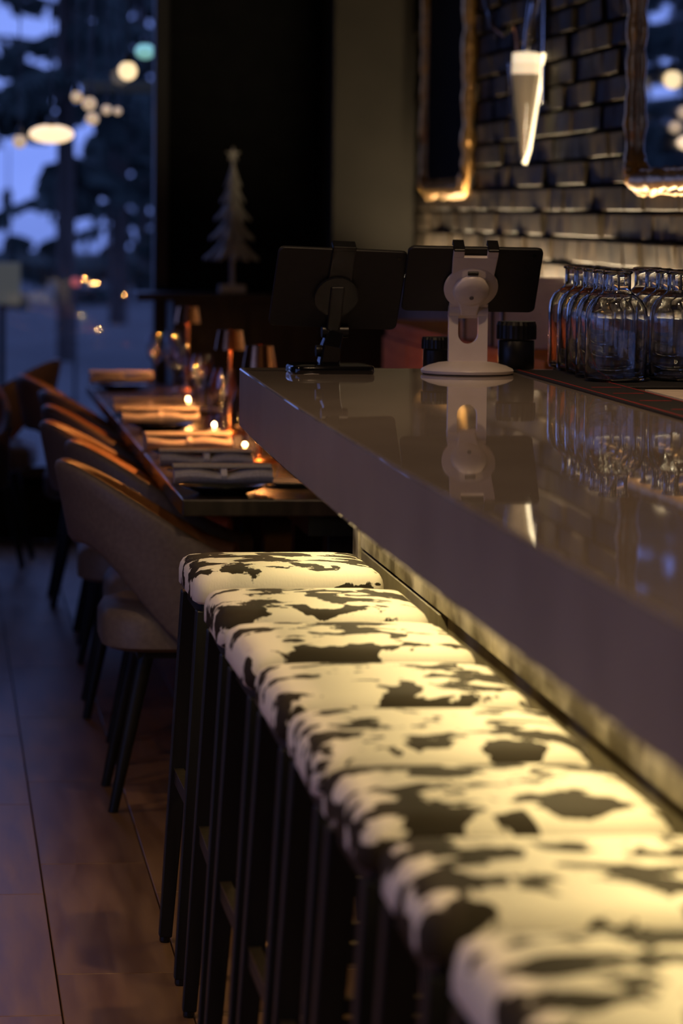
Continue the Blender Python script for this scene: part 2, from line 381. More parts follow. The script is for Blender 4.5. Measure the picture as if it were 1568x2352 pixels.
# brick wall on the right beyond the bar end
wr = struct(MB().box((XW+0.02, 7.8, 0), (XW+0.16, YB, ZC)).build('wall_right', 'mortar'), 'dark glazed brick wall')
BL, BH, JT = 0.222, 0.070, 0.010
brick_o = MB().box((0, 0, 0), (0.06, BL, BH)).build('brick', 'brick', wr, bevel=0.004, seg=1)
brick_o.location = (XW-0.006, 13.3, 1.19)
MIR = [(11.93, 13.08, 1.475), (7.93, 9.09, 1.475)]   # mirror extents along Y and bottom
n_b = 1
far = MB()
for r in range(23):
    z0 = 1.19 + r*(BH+JT)
    if z0 > ZC - BH: break
    y = 13.55 - BL - (0.5*(BL+JT) if r % 2 else 0)
    while y > 7.6:
        a, b = max(y, 7.82), y+BL
        if b - a > 0.03:
            hidden = any(m0+0.08 < a and b < m1-0.08 and z0 > mz+0.08 for m0, m1, mz in MIR)
            if not hidden:
                dx = rnd.uniform(-0.012, 0.005)
                if n_b < 300 and z0 < 2.42 and b-a > 0.2 and not (r == 0 and y > 13.2):
                    o = bpy.data.objects.new('brick', brick_o.data); COL.objects.link(o); o.parent = wr
                    o.location = (XW-0.006+dx, a, z0); o.rotation_euler = (0, rnd.uniform(-0.10, 0.06), rnd.uniform(-0.03, 0.03)); n_b += 1
                elif not (r == 0 and 13.2 < y):
                    far.box((XW-0.006+dx, a, z0), (XW+0.05, b, z0+BH))
        y -= BL+JT
o = far.build('brick_field', 'brick', wr); o['kind'] = 'stuff'
# ledge under the brick with its light strip
lg = MB().box((1.845, 7.82, 0), (XW+0.02, 13.55, 1.155)).build('wall_ledge', 'ledge', bevel=0.006)
tag(lg, 'grey boxed ledge running along the foot of the brick wall', 'ledge')
ls = empty('ledge_light_strip', (1.893, 10.7, 1.155)); tag(ls, 'warm light strip on the ledge washing up the brick wall', 'strip light')
MB().box((-0.012, -2.82, 0), (0.012, 2.82, 0.008)).build('channel', 'black_plastic', ls)
MB().box((-0.008, -2.80, 0.008), (0.008, 2.80, 0.012)).build('diffuser', 'led_wall', ls)
area_light('ledge_light', (0.0, -0.10, 0.016), (pi, R(16), 0), 0.02, 5.5, 48.0, (1.0, 0.77, 0.46), ls)

# ------------------------------------------------------------------ outdoors
MB().box((-60, YB+0.15, -0.3), (80, 110, -0.02)).build('ground_outside', 'ground')
struct(bpy.data.objects['ground_outside'], 'dim lawn outside the windows')
struct(MB().box((-400, YF-60, -0.5), (XL-0.15, YB+0.15, -0.02)).build('ground_side', 'ground'), 'dim ground beyond the side windows')
struct(MB().box((-2500, 111, -3.4), (2500, 4000, -3.0)).build('lake', 'lake'), 'pale lake beyond the lawn')

# ------------------------------------------------------------------ bar counter
ZT, ZB = 1.09, 0.965
def bow(y): return 0.588 + 0.0043*(y-4.0)**2
ys = [0.2 + (6.85-0.2)*k/24 for k in range(25)]
poly = [(bow(y), y) for y in ys] + [(1.72, 6.85), (1.72, 0.2)]
ct = MB().prism(poly, ZB, ZT).build('bar_counter_top', 'quartz', bevel=0.004, seg=2)
face = MT['quartz'].copy(); face.name = 'grey_quartz_honed'
for l_ in list(face.node_tree.links):
    if l_.to_socket.name == 'Roughness': face.node_tree.links.remove(l_)
face.node_tree.nodes['Principled BSDF'].inputs['Roughness'].default_value = 0.34
ct.data.materials.append(face)
for p in ct.data.polygons:
    if abs(p.normal.z) < 0.3: p.material_index = 1
tag(ct, 'long glossy grey stone bar counter top with deep front edge', 'counter')

cab = empty('bar_cabinet', (0.87, 6.65, 0)); tag(cab, 'weathered timber bar front under the stone counter', 'bar front')
MB().box((0, -6.3, 0), (0.72, 0, ZB)).build('body', 'black_wood', cab)
seams = [6.65, 6.05, 4.95, 3.85, 2.75, 1.65, 0.35]
for k in range(6):
    a, b = seams[k+1]-6.65, seams[k]-6.65
    MB().box((-0.024, a+0.002, 0.738), (0, b-0.002-(0.09 if k == 0 else 0), ZB)).build('fascia_board', 'old_wood', cab, bevel=0.003, seg=1)
MB().box((-0.028, -0.088, 0.085), (0, 0, ZB)).build('corner_post', 'old_wood', cab, bevel=0.003, seg=1)
for a, b, d in ((5.5, 6.56, 0.022), (4.4, 5.5, 0.008), (3.3, 4.4, 0.012), (2.2, 3.3, 0.008), (0.35, 2.2, 0.010)):
    MB().box((-d, a-6.65+0.002, 0.09), (0, b-6.65-0.002, 0.733)).build('lower_panel', 'low_wood', cab, bevel=0.002, seg=1)
MB().box((-0.016, -6.3, 0), (0, 0, 0.085)).build('kick_board', 'black_wood', cab, bevel=0.002, seg=1)
st = empty('counter_light_strip', (0.745, 3.5, ZB)); tag(st, 'warm light strip fixed under the counter overhang above the stools', 'strip light')
MB().box((-0.012, -3.1, -0.010), (0.012, 3.1, 0)).build('channel', 'black_plastic', st)
MB().box((-0.008, -3.08, -0.014), (0.008, 3.08, -0.010)).build('diffuser', 'led_bar', st)
area_light('counter_light', (0, 0, -0.018), (0, 0, 0), 0.02, 6.1, 10.5, (1.0, 0.81, 0.38), st)

# ------------------------------------------------------------------ bar stools
def make_stool():
    root = empty('bar_stool')
    W2, D2, ZS = 0.352, 0.362, 0.768
    mb = MB(); rs = []
    for ins, z, r in ((0.008, 0.703, 0.024), (0.0, 0.709, 0.028), (0.0, 0.735, 0.028), (0.002, 0.746, 0.029), (0.007, 0.7555, 0.032), (0.016, 0.762, 0.036), (0.032, 0.7655, 0.045), (0.075, 0.7685, 0.06), (0.12, 0.770, 0.05)):
        rs.append([(px, py, z) for px, py in rrect(W2-2*ins, D2-2*ins, r, 6)])
    mb.rings(rs)
    seat = mb.build('seat', 'cowhide', root, smooth=True, angle=60)
    MB().box((-W2/2+0.015, -D2/2+0.015, 0.675), (W2/2-0.015, D2/2-0.015, 0.706)).build('seat_frame', 'black_wood', root, bevel=0.003)
    for sx in (-1, 1):
        for sy in (-1, 1):
            MB().tube([(sx*0.150, sy*0.155, 0.690), (sx*0.196, sy*0.178, 0.012)], [0.0205, 0.0125], square=True).build('leg', 'black_wood', root, bevel=0.002, seg=1)
            MB().lathe([(0.009, 0), (0.0105, 0.004), (0.0105, 0.013)], 10, (sx*0.1965, sy*0.1785, 0)).build('foot_cap', 'black_plastic', root)
    zf = 0.345
    kx, ky = 0.150+0.046*(0.69-zf)/0.678, 0.155+0.023*(0.69-zf)/0.678
    for s in (-1, 1):
        a = MB().box((s*kx-0.009, -ky, zf-0.028), (s*kx+0.009, ky, zf)).build('stretcher', 'black_wood', root)
        MB().box((s*kx-0.0095, -ky+0.014, zf), (s*kx+0.0095, ky-0.014, zf+0.002)).build('foot_plate', 'brass', a)
        a = MB().box((-kx, s*ky-0.009, zf-0.028), (kx, s*ky+0.009, zf)).build('stretcher', 'black_wood', root)
        MB().box((-kx+0.014, s*ky-0.0095, zf), (kx-0.014, s*ky+0.0095, zf+0.002)).build('foot_plate', 'brass', a)
    return root
NTH = ['first', 'second', 'third', 'fourth', 'fifth', 'sixth', 'seventh', 'eighth', 'ninth', 'tenth', 'eleventh', 'twelfth']
stool = make_stool()
REAR = [6.25, 5.65, 5.18, 4.71, 4.27, 3.83, 3.38, 2.93]
SX = [0.630, 0.628, 0.627, 0.628, 0.628, 0.626, 0.632, 0.640]
for i in range(8):
    o = stool if i == 0 else copy_tree(stool)
    o.location = (SX[i], REAR[i]-0.181, 0); o.rotation_euler = (0, 0, [0.012, -0.01, 0.008, 0.0, -0.012, 0.01, -0.008, 0.01][i])
    tag(o, 'backless bar stool with black and cream cowhide seat, %s from the dining tables' % NTH[i], 'bar stool', 'cowhide stools along the bar')

# ------------------------------------------------------------------ tablets on stands
def tablet(parent, w, h, mat):
    """tablet lying in its own XZ plane, back towards -Y"""
    pts = rrect(w, h, 0.012, 5)
    rs = [[(px*k, y, py*k) for px, py in pts] for y, k in ((-0.0045, 0.985), (-0.0025, 1.0), (0.0025, 1.0), (0.004, 0.99))]
    t = MB().rings(rs).build('tablet', mat, parent, smooth=True)
    MB().box((-w/2+0.01, 0.0038, -h/2+0.01), (w/2-0.01, 0.0046, h/2-0.01)).build('screen', 'screen', t)
    MB().lathe([(0.004, 0), (0.004, 0.0012)], 12).xf(Matrix.Translation((w/2-0.018, -0.0045, h/2-0.016)) @ Matrix.Rotation(R(90), 4, 'X')).build('camera_lens', 'black_gloss', t)
    return t
# white stand
ws = empty('tablet_stand', (1.071, 6.62, ZT), R(-1)); tag(ws, 'white swivel tablet stand with round base holding a dark tablet', 'tablet stand')
MB().lathe([(0.088, 0), (0.094, 0.003), (0.0955, 0.008), (0.093, 0.012), (0.080, 0.018), (0.060, 0.0235), (0.040, 0.026), (0.02, 0.027)], 48).build('base', 'white_plastic', ws, smooth=True)
MB().lathe([(0.090, 0), (0.0905, 0.0025)], 48, (0, 0, -0.0002)).build('foot_ring', 'rubber', ws)
# slotted post: outline with an opening
def slotted(w, z0, z1, sw, s0, s1, t):
    n = 12; mb = MB()
    outer = [(-w/2, z0), (w/2, z0), (w/2, z1), (sw/2, z1)]
    inner = [(sw/2, s0 + sw/2)] + [(sw/2*cos(-pi*k/n), s0 + sw/2 + sw/2*sin(-pi*k/n)) for k in range(1, n)] + [(-sw/2, s0 + sw/2)]
    outl = outer + inner + [(-sw/2, z1), (-w/2, z1)]
    # split in strips so the faces stay clean: left bar, right bar, bottom block
    for sgn in (-1, 1):
        q = [(sgn*w/2, s0+sw/2), (sgn*w/2, z1), (sgn*sw/2, z1), (sgn*sw/2, s0+sw/2)]
        add_xz(mb, q, t)
    arc = [(sw/2*cos(-pi*k/n), s0+sw/2+sw/2*sin(-pi*k/n)) for k in range(n+1)]
    for k in range(n):
        (ax, az), (bx, bz) = arc[k], arc[k+1]
        ox0 = w/2 if k == 0 else ax*w/sw; ox1 = -w/2 if k == n-1 else bx*w/sw
        add_xz(mb, [(ax*w/sw, az if k == 0 else z0), (ax, az), (bx, bz), (bx*w/sw, bz if k == n-1 else z0)], t)
    add_xz(mb, [(w/2, z0), (w/2, s0+sw/2), (w/2*cos(pi/n), z0)], t); add_xz(mb, [(-w/2, z0), (-w/2, s0+sw/2), (-w/2*cos(pi/n), z0)], t)
    return mb
def add_xz(mb, q, t):
    n = len(q)
    vs = [(x_, -t/2, z_) for x_, z_ in q] + [(x_, t/2, z_) for x_, z_ in q]
    mb.add(vs, [tuple(range(n)), tuple(range(2*n-1, n-1, -1))] + [(i, n+i, n+(i+1) % n, (i+1) % n) for i in range(n)])
po = slotted(0.080, 0.020, 0.128, 0.042, 0.062, 0.11, 0.016).build('post', 'white_plastic', ws)
for s in (-1, 1): MB().tube([(s*0.040, 0, 0.128), (s*0.019, 0, 0.128)], 0.012, 14).build('hinge', 'white_plastic', ws, smooth=True)
hd = empty('holder', (0, 0.004, 0.128)); hd.parent = ws
TILT = R(38)
bpy.data.objects.remove(hd)
def tilted(mb, pivot, tilt, roll=0.0):
    return mb.xf(Matrix.Translation(pivot) @ Matrix.Rotation(tilt, 4, 'X') @ Matrix.Rotation(roll, 4, 'Y'))
pv = (0, 0.0, 0.128)
# arm knuckle
arm = []
for z_, w_, y_ in ((-0.004, 0.036, -0.012), (0.012, 0.038, -0.013), (0.035, 0.050, -0.012), (0.060, 0.062, -0.010)):
    arm.append([(-w_/2, y_, z_), (w_/2, y_, z_), (w_/2, y_+0.018, z_), (-w_/2, y_+0.018, z_)])
tilted(MB().rings(arm), pv, TILT).build('arm', 'white_plastic', ws, bevel=0.004)
dome = MB().lathe([(0.0375, 0), (0.0375, 0.005), (0.034, 0.010), (0.022, 0.0135), (0.006, 0.015)], 32).xf(Matrix.Translation((0, -0.004, 0.060)) @ Matrix.Rotation(R(90), 4, 'X'))
tilted(dome, pv, TILT).build('swivel_dome', 'white_plastic', ws, smooth=True)
screw = MB().lathe([(0.0045, 0), (0.0045, 0.002)], 12).xf(Matrix.Translation((0, -0.0185, 0.052)) @ Matrix.Rotation(R(90), 4, 'X'))
tilted(screw, pv, TILT).build('screw', 'ledge', ws)
disc = MB().lathe([(0.054, 0), (0.0555, 0.002), (0.0555, 0.006), (0.053, 0.008)], 40).xf(Matrix.Translation((0, 0.006, 0.062)) @ Matrix.Rotation(R(90), 4, 'X'))
tilted(disc, pv, TILT, R(0)).build('mount_disc', 'white_plastic', ws, smooth=True)
tilted(MB().box((-0.011, -0.006, 0.099), (0.011, -0.001, 0.107)), pv, TILT).build('latch', 'black_plastic', ws, bevel=0.001)
br = MB(); add_xz(br, [(-0.043, 0.09), (0.043, 0.09), (0.046, 0.142), (-0.046, 0.142)], 0.008)
br.box((-0.046, -0.004, 0.142), (-0.0235, 0.004, 0.160)).box((0.0235, -0.004, 0.142), (0.046, 0.004, 0.160))
br.xf(Matrix.Translation((0, 0.003, 0)))
tilted(br, pv, TILT, R(0.6)).build('bracket', 'white_plastic', ws, bevel=0.0015)
br = MB().box((-0.040, -0.001, -0.018), (0.040, 0.007, 0.02))
tilted(br, pv, TILT).build('lower_bracket', 'white_plastic', ws, bevel=0.0015)
for s in (-1, 1):
    clip = MB().box((s*0.035-0.0115, -0.004, 0.158), (s*0.035+0.0115, 0.030, 0.164)).box((s*0.035-0.0115, 0.026, 0.150), (s*0.035+0.0115, 0.030, 0.160))
    tilted(clip, pv, TILT, R(0.6)).build('clip', 'black_plastic', ws, bevel=0.002)
tb = tablet(ws, 0.276, 0.166, 'tablet_back')
tb.matrix_local = Matrix.Translation(pv) @ Matrix.Rotation(TILT, 4, 'X') @ Matrix.Translation((0.002, 0.014, 0.074)) @ Matrix.Rotation(R(0.6), 4, 'Y')
tb['label'] = 'dark tablet seen from behind'

# black stand
bs = empty('tablet_stand', (0.790, 6.64, ZT), R(3)); tag(bs, 'black tablet stand with flat glossy base holding a black tablet', 'tablet stand')
rs = [[(px*k, py*k, z_) for px, py in rrect(0.170, 0.120, 0.02, 6)] for z_, k in ((0, 0.97), (0.003, 1.0), (0.012, 1.0), (0.016, 0.97), (0.019, 0.82))]
MB().rings(rs).build('base', 'black_gloss', bs, smooth=True)
MB().tube([(-0.004, 0, 0.016), (0.0, -0.004, 0.055), (0.010, 0.0, 0.085)], [0.021, 0.019, 0.016], square=True).build('post', 'black_gloss', bs, bevel=0.004)
MB().tube([(-0.018, 0, 0.085), (0.036, 0, 0.085)], 0.013, 14).build('hinge', 'black_plastic', bs, smooth=True)
MB().lathe([(0.012, 0), (0.012, 0.012), (0.009, 0.016)], 14).xf(Matrix.Translation((-0.03, 0, 0.045)) @ Matrix.Rotation(R(90), 4, 'Y')).build('knob', 'black_plastic', bs, smooth=True)
pb = (0.004, 0, 0.085); TB = R(30)
tilted(MB().box((-0.014, -0.010, 0), (0.014, 0.002, 0.11)), pb, TB).build('arm', 'black_plastic', bs, bevel=0.003)
tilted(MB().lathe([(0.045, 0), (0.045, 0.008)], 32).xf(Matrix.Translation((0, 0.002, 0.085)) @ Matrix.Rotation(R(90), 4, 'X')), pb, TB).build('mount_disc', 'black_plastic', bs, smooth=True)
tilted(MB().box((-0.024, 0.0, 0.08), (0.024, 0.006, 0.196)), pb, TB, R(2.2)).build('bracket', 'black_plastic', bs, bevel=0.002)
tilted(MB().box((-0.024, -0.001, 0.190), (0.024, 0.026, 0.200)), pb, TB, R(2.2)).build('clip', 'black_plastic', bs, bevel=0.002)
tb = tablet(bs, 0.266, 0.186, 'tablet_back')
tb.matrix_local = Matrix.Translation(pb) @ Matrix.Rotation(TB, 4, 'X') @ Matrix.Rotation(R(2.2), 4, 'Y') @ Matrix.Translation((0.0, 0.011, 0.097))
tb['label'] = 'black tablet seen from behind'

# black lidded canisters behind the white stand
def canister(loc, r, h, label):
    c = empty('canister', loc); tag(c, label, 'canister')
    MB().lathe([(r*0.90, 0.004), (r*0.94, 0.008), (r*0.94, h*0.60), (r*0.90, h*0.62)], 28).build('body', 'black_plastic', c, smooth=True)
    n = 48
    ring = lambda q, z_: [((q + (0.0012 if i % 2 else 0))*cos(2*pi*i/n), (q + (0.0012 if i % 2 else 0))*sin(2*pi*i/n), z_) for i in range(n)]
    MB().rings([ring(r*0.98, h*0.64), ring(r, h*0.66), ring(r, h*0.92), ring(r*0.93, h)]).build('lid', 'black_plastic', c)
    MB().lathe([(r*0.5, 0), (r*0.62, 0.003), (r*0.62, 0.006)], 20).build('foot', 'chrome', c)
    return c
canister((1.198, 6.765, ZT), 0.041, 0.104, 'tall black canister with ribbed lid between the white stand and bottles')
canister((1.030, 6.775, ZT), 0.030, 0.070, 'short black canister with ribbed lid behind the white tablet stand')

# ------------------------------------------------------------------ glass bottles, mats
bt = MB()
prof = [(0.050, 0.0), (0.0585, 0.003), (0.061, 0.010), (0.061, 0.125), (0.059, 0.142), (0.050, 0.158), (0.036, 0.168), (0.0285, 0.174), (0.027, 0.180), (0.027, 0.208), (0.0305, 0.2105), (0.0305, 0.214), (0.028, 0.2155)]
inn = [(0.0255, 0.2155), (0.0245, 0.205), (0.0245, 0.180), (0.030, 0.170), (0.047, 0.1565), (0.056, 0.1415), (0.0583, 0.125), (0.0583, 0.014), (0.054, 0.008), (0.01, 0.0065)]
bt.lathe(prof + inn, 36)
b0 = bt.build('glass_bottle', 'bottle', smooth=True, angle=50)
spots = [(1.306, 6.26), (1.314, 6.395), (1.320, 6.53), (1.327, 6.665), (1.334, 6.80), (1.442, 6.30), (1.449, 6.435), (1.456, 6.57), (1.463, 6.705)]
row1 = ['first', 'second', 'third', 'fourth', 'fifth']
for i, (bx_, by_) in enumerate(spots):
    o = b0 if i == 0 else b0.copy()
    if i: COL.objects.link(o)
    o.location = (bx_, by_, ZT+0.0055)
    if i < 5: lab = 'clear glass bottle, %s in the row on the edge of the bar runner' % row1[i]
    else: lab = 'clear glass bottle, %s in the row in the middle of the bar mat' % row1[i-5]
    tag(o, lab, 'bottle', 'clear bottles on the bar mat')
rn = empty('bar_runner', (1.240, 5.55, ZT)); tag(rn, 'narrow black bar runner with red border lying along the counter', 'bar mat')
MB().box((-0.056, -1.35, 0), (0.050, 1.16, 0.0052)).build('base', 'rubber', rn, bevel=0.0015, seg=1)
for xs in (-0.051, 0.043):
    MB().box((xs, -1.34, 0.0050), (xs+0.004, 1.15, 0.0057)).build('border_line', 'red', rn)
for yy in (0.48, 0.28, 0.05, -0.2, -0.45):
    MB().box((-0.026, yy, 0.0050), (0.030, yy+0.012, 0.0057)).build('printed_bar', 'red', rn)
mt = empty('bar_mat', (1.455, 6.48, ZT)); tag(mt, 'black rubber bar mat under the glass bottles', 'bar mat')
MB().box((-0.164, -0.40, 0), (0.165, 0.365, 0.0052)).build('base', 'rubber', mt, bevel=0.0015, seg=1)
ribs = MB()
for k in range(18): ribs.box((-0.155, -0.385+k*0.041, 0.0045), (0.155, -0.370+k*0.041, 0.0055))
ribs.build('ribs', 'rubber', mt)
pc = MB().box((1.315, 5.35, ZT), (1.60, 6.03, ZT+0.002)).build('paper_sheet', 'paper'); tag(pc, 'beige paper sheet lying on the counter by the bar runner', 'paper')

# ------------------------------------------------------------------ dining tables
def make_table(y0, y1):
    t = empty('dining_table', (0.875, (y0+y1)/2, 0)); L2 = (y1-y0)/2
    MB().box((-0.325, -L2, 0.715), (0.325, L2, 0.755)).build('table_top', 'table', t, bevel=0.004)
    MB().box((-0.02, -L2+0.10, 0.66), (0.24, L2-0.10, 0.715)).build('apron', 'black_wood', t)
    for s in (-1, 1):
        MB().box((0.050, s*(L2-0.36)-0.045, 0.03), (0.140, s*(L2-0.36)+0.045, 0.66)).build('pedestal', 'black_wood', t, bevel=0.004)
        MB().box((0.01, s*(L2-0.36)-0.16, 0), (0.23, s*(L2-0.36)+0.16, 0.03)).build('foot', 'black_wood', t, bevel=0.004)
    return t
TABS = [(7.48, 8.92), (9.02, 10.46), (10.56, 12.5)]
for i, (a, b) in enumerate(TABS):
    tag(make_table(a, b), ['dark wooden dining table next to the bar counter end', 'dark wooden dining table in the middle of the row', 'long dark wooden dining table closest to the window'][i], 'table', 'dining tables in a row')

# ------------------------------------------------------------------ tub chairs
def smooth01(t): t = max(0, min(1, t)); return t*t*(3-2*t)
def make_chair():
    """faces +X; origin under the seat centre"""
    root = empty('tub_chair')
    # seat
    rs = []
    for ins, z, r in ((0.02, 0.385, 0.10), (0.0, 0.395, 0.12), (0.0, 0.455, 0.12), (0.012, 0.478, 0.12), (0.05, 0.492, 0.12), (0.12, 0.497, 0.10)):
        rs.append([(px, py, z) for px, py in rrect(0.46-2*ins, 0.46-2*ins, r, 6)])
    MB().rings(rs).build('seat', 'taupe_leather', root, smooth=True, angle=60)
    # back shell, open between seat and back at the rear
    n = 40; outer_t, outer_b, inner_t, inner_b = [], [], [], []
    for k in range(n+1):
        a = -118 + 236*k/n; q = abs(a)/118
        top = 0.822 - 0.225*smooth01((q-0.10)/0.95)**1.0
        bot = 0.625 - 0.235*smooth01((q-0.20)/0.55)
        ca, sa = -cos(R(a)), sin(R(a))
        def pt(z, th, a=a, ca=ca, sa=sa):
            lean = (z-0.42)*0.20*(0.25+0.75*max(0, cos(R(a))))
            ex, ey = 0.262+lean-th, 0.268+lean*0.5-th
            return (ca*ex, sa*ey, z)
        outer_t.append((pt, top, bot))
    secs = []
    for pt, top, bot in outer_t:
        h = top-bot
        sec = [pt(bot+0.006, 0.006), pt(bot+0.018, 0.0), pt(bot+h*0.4, 0.0), pt(bot+h*0.75, 0.0), pt(top-0.016, 0.0), pt(top-0.004, 0.006), pt(top, 0.017),
               pt(top-0.004, 0.028), pt(top-0.016, 0.034), pt(bot+h*0.6, 0.036), pt(bot+h*0.3, 0.036), pt(bot+0.018, 0.034), pt(bot+0.004, 0.026)]
        secs.append(sec)
    mb = MB().rings(secs)
    back = mb.build('backrest', 'taupe_leather', root, smooth=True, angle=70)
    back.data.materials.append(MT['warm_lit_leather'])
    m = len(secs[0])
    # inside faces: warm light painted into the leather colour
    for p in back.data.polygons:
        c = p.center; rr = math.hypot(c.x, c.y)
        if p.normal.x*c.x + p.normal.y*c.y < -0.3*rr: p.material_index = 1
    for sx in (-1, 1):
        for sy in (-1, 1):
            MB().tube([(sx*0.125, sy*0.15, 0.39), (sx*0.205 - (0.0 if sx < 0 else 0.02), sy*0.178, 0.0)], [0.021, 0.0115], 12).build('leg', 'black_wood', root, smooth=True)
    MB().box((-0.15, -0.17, 0.365), (0.15, 0.17, 0.388)).build('seat_frame', 'black_wood', root, bevel=0.003)
    return root
chair = make_chair()
CH = [(0.607, 7.80, 0.0), (0.655, 8.46, 0.02), (0.612, 9.22, -0.03), (0.640, 9.98, 0.02), (0.655, 10.78, 0.0), (0.600, 11.78, 0.0)]
for i, (cx, cy, a) in enumerate(CH):
    o = chair if i == 0 else copy_tree(chair)
    o.location = (cx, cy, 0); o.rotation_euler = (0, 0, a)
    tag(o, 'taupe leather tub chair with open back, %s from the bar along the tables' % NTH[i], 'chair', 'tub chairs along the dining tables')
for (cx, cy, a, lab) in ((0.14, 13.12, R(172), 'taupe tub chair by the window, its back turned to the dining table row'),
                         (-0.02, 12.05, R(-95), 'tub chair showing its inside in painted warm light, facing along the aisle by the window')):
    o = copy_tree(chair); o.location = (cx, cy, 0); o.rotation_euler = (0, 0, a); tag(o, lab, 'chair')

# ------------------------------------------------------------------ place settings
ZS_ = 0.755
def make_setting(i, y, rz):
    p = empty('dinner_plate', (0.658, y, ZS_)); 
    MB().lathe([(0.055, 0), (0.062, 0.004), (0.092, 0.014), (0.104, 0.020), (0.104, 0.023), (0.09, 0.018), (0.060, 0.008), (0.01, 0.007)], 40).build('dish', 'dark_plate', p, smooth=True)
    tag(p, 'black stoneware plate under the napkin at the %s place from the bar' % NTH[i], 'plate', 'plates laid along the chair side')
    nk = empty('folded_napkin', (0.658, y, ZS_+0.0232), rz)
    rs = []
    for k in range(13):
        t = k/12; x_ = -0.115 + 0.23*t
        pinch = 1 - 0.10*math.exp(-((t-0.5)/0.08)**2)
        hh = 0.044*pinch*(0.85+0.15*sin(t*9+i)); ww = 0.052*pinch
        sec = [(x_, ww*cos(2*pi*j/14)*(1.0+0.05*sin(j*2.3)), hh*0.5 + hh*0.5*sin(2*pi*j/14)) for j in range(14)]
        rs.append(sec)
    MB().rings(rs).build('cloth', 'napkin', nk, smooth=True)
    f = MB().rings([[(x_, 0.040*math.cos(a_)-0.004, 0.042+0.006*sin(a_)) for a_ in [2*pi*q/8 for q in range(8)]] for x_ in (-0.118, -0.05, 0.05, 0.112)])
    f.build('top_fold', 'napkin', nk, smooth=True)
    MB().rings([[(x_, 0.0505*cos(2*pi*j/16), 0.021+0.0235*sin(2*pi*j/16)+0.002) for j in range(16)] for x_ in (-0.007, 0.007)]).build('band', 'band', nk, smooth=True)
    tag(nk, 'rolled grey napkin with a band at the %s place from the bar' % NTH[i], 'napkin', 'napkins laid along the chair side')
SY = [7.64, 8.13, 8.75, 9.85, 10.35, 12.05]
for i, y in enumerate(SY): make_setting(i, y, [-0.03, -0.05, 0.05, -0.04, -0.02, 0.03][i])

def make_wineglass():
    prof = [(0.034, 0), (0.034, 0.0015), (0.006, 0.005), (0.0035, 0.02), (0.0035, 0.085), (0.008, 0.094), (0.027, 0.115), (0.035, 0.145), (0.034, 0.175), (0.029, 0.205),
            (0.0282, 0.205), (0.0332, 0.175), (0.034, 0.145), (0.026, 0.117), (0.004, 0.097)]
    return MB().lathe(prof, 24).build('wine_glass', 'wineglass', smooth=True, angle=60)
wg = make_wineglass()
GL = [(0.83, 8.05), (0.80, 8.40), (0.79, 9.22), (0.82, 9.50), (0.79, 10.22), (0.83, 10.42), (0.80, 11.1), (0.83, 11.7), (0.79, 12.15), (0.87, 12.35)]
for i, (gx, gy) in enumerate(GL):
    o = wg if i == 0 else wg.copy()
    if i: COL.objects.link(o)
    o.location = (gx, gy, ZS_)
    tag(o, 'clear stemmed wine glass on the dining tables, %s counting from the bar' % NTH[i], 'wine glass', 'wine glasses on the dining tables')
tum = MB().lathe([(0.026, 0), (0.031, 0.004), (0.036, 0.085), (0.0345, 0.085), (0.029, 0.010), (0.004, 0.008)], 24).build('water_tumbler', 'wineglass', smooth=True, angle=60)
for i, (gx, gy) in enumerate([(0.90, 8.35), (0.885, 9.36), (0.875, 10.30), (0.88, 11.45)]):
    o = tum if i == 0 else tum.copy()
    if i: COL.objects.link(o)
    o.location = (gx, gy, ZS_); tag(o, 'short clear water tumbler on the dining tables, %s counting from the bar' % NTH[i], 'tumbler', 'tumblers on the dining tables')
sp = MB().lathe([(0.04, 0), (0.045, 0.003), (0.075, 0.011), (0.075, 0.013), (0.05, 0.007), (0.005, 0.005)], 32).build('side_plate', 'cream_plate', smooth=True)
for i, (gx, gy) in enumerate([(0.845, 7.86), (0.955, 8.77), (0.96, 9.85), (0.84, 10.68)]):
    o = sp if i == 0 else sp.copy()
    if i: COL.objects.link(o)
    o.location = (gx, gy, ZS_); tag(o, 'small cream side plate beside the table lamps, %s counting from the bar' % NTH[i], 'plate', 'side plates')

def make_lamp(x_, y_, label, e):
    l = empty('table_lamp', (x_, y_, ZS_)); tag(l, label, 'lamp', 'copper table lamps')
    MB().lathe([(0.052, 0), (0.052, 0.004), (0.046, 0.010), (0.012, 0.013), (0.006, 0.018), (0.0055, 0.24), (0.005, 0.262)], 28).build('stem_and_base', 'copper', l, smooth=True)
    MB().lathe([(0.046, 0.250), (0.036, 0.308), (0.004, 0.311), (0.004, 0.308), (0.034, 0.305), (0.0445, 0.250)], 32, cap0=False, cap1=False).build('shade', 'copper', l, smooth=True)
    MB().lathe([(0.022, 0.266), (0.022, 0.276)], 20).build('diffuser', 'lamp_on', l)
    point_light('lamp_light', (0, 0, 0.252), e, (1.0, 0.35, 0.08), 0.012, l)
make_lamp(0.838, 8.62, 'small copper table lamp on the table next to the bar end', 14.0)
make_lamp(0.856, 9.72, 'small copper table lamp on the middle dining table', 14.0)
make_lamp(0.900, 12.0, 'small copper table lamp on the table closest to the window', 6.0)
def tealight(x_, y_, label):
    c = empty('tealight', (x_, y_, ZS_)); tag(c, label, 'candle', 'tealights on the dining tables')
    MB().lathe([(0.024, 0), (0.028, 0.003), (0.032, 0.06), (0.030, 0.06), (0.026, 0.006), (0.003, 0.005)], 20).build('glass_holder', 'wineglass', c, smooth=True)
    MB().lathe([(0.018, 0.006), (0.018, 0.018)], 16).build('wax', 'cream_plate', c)
    MB().lathe([(0.001, 0.018), (0.004, 0.022), (0.003, 0.029), (0.0005, 0.035)], 10).build('flame', 'flame', c, smooth=True)
    point_light('flame_light', (0, 0, 0.034), 0.7, (1.0, 0.5, 0.16), 0.006, c)
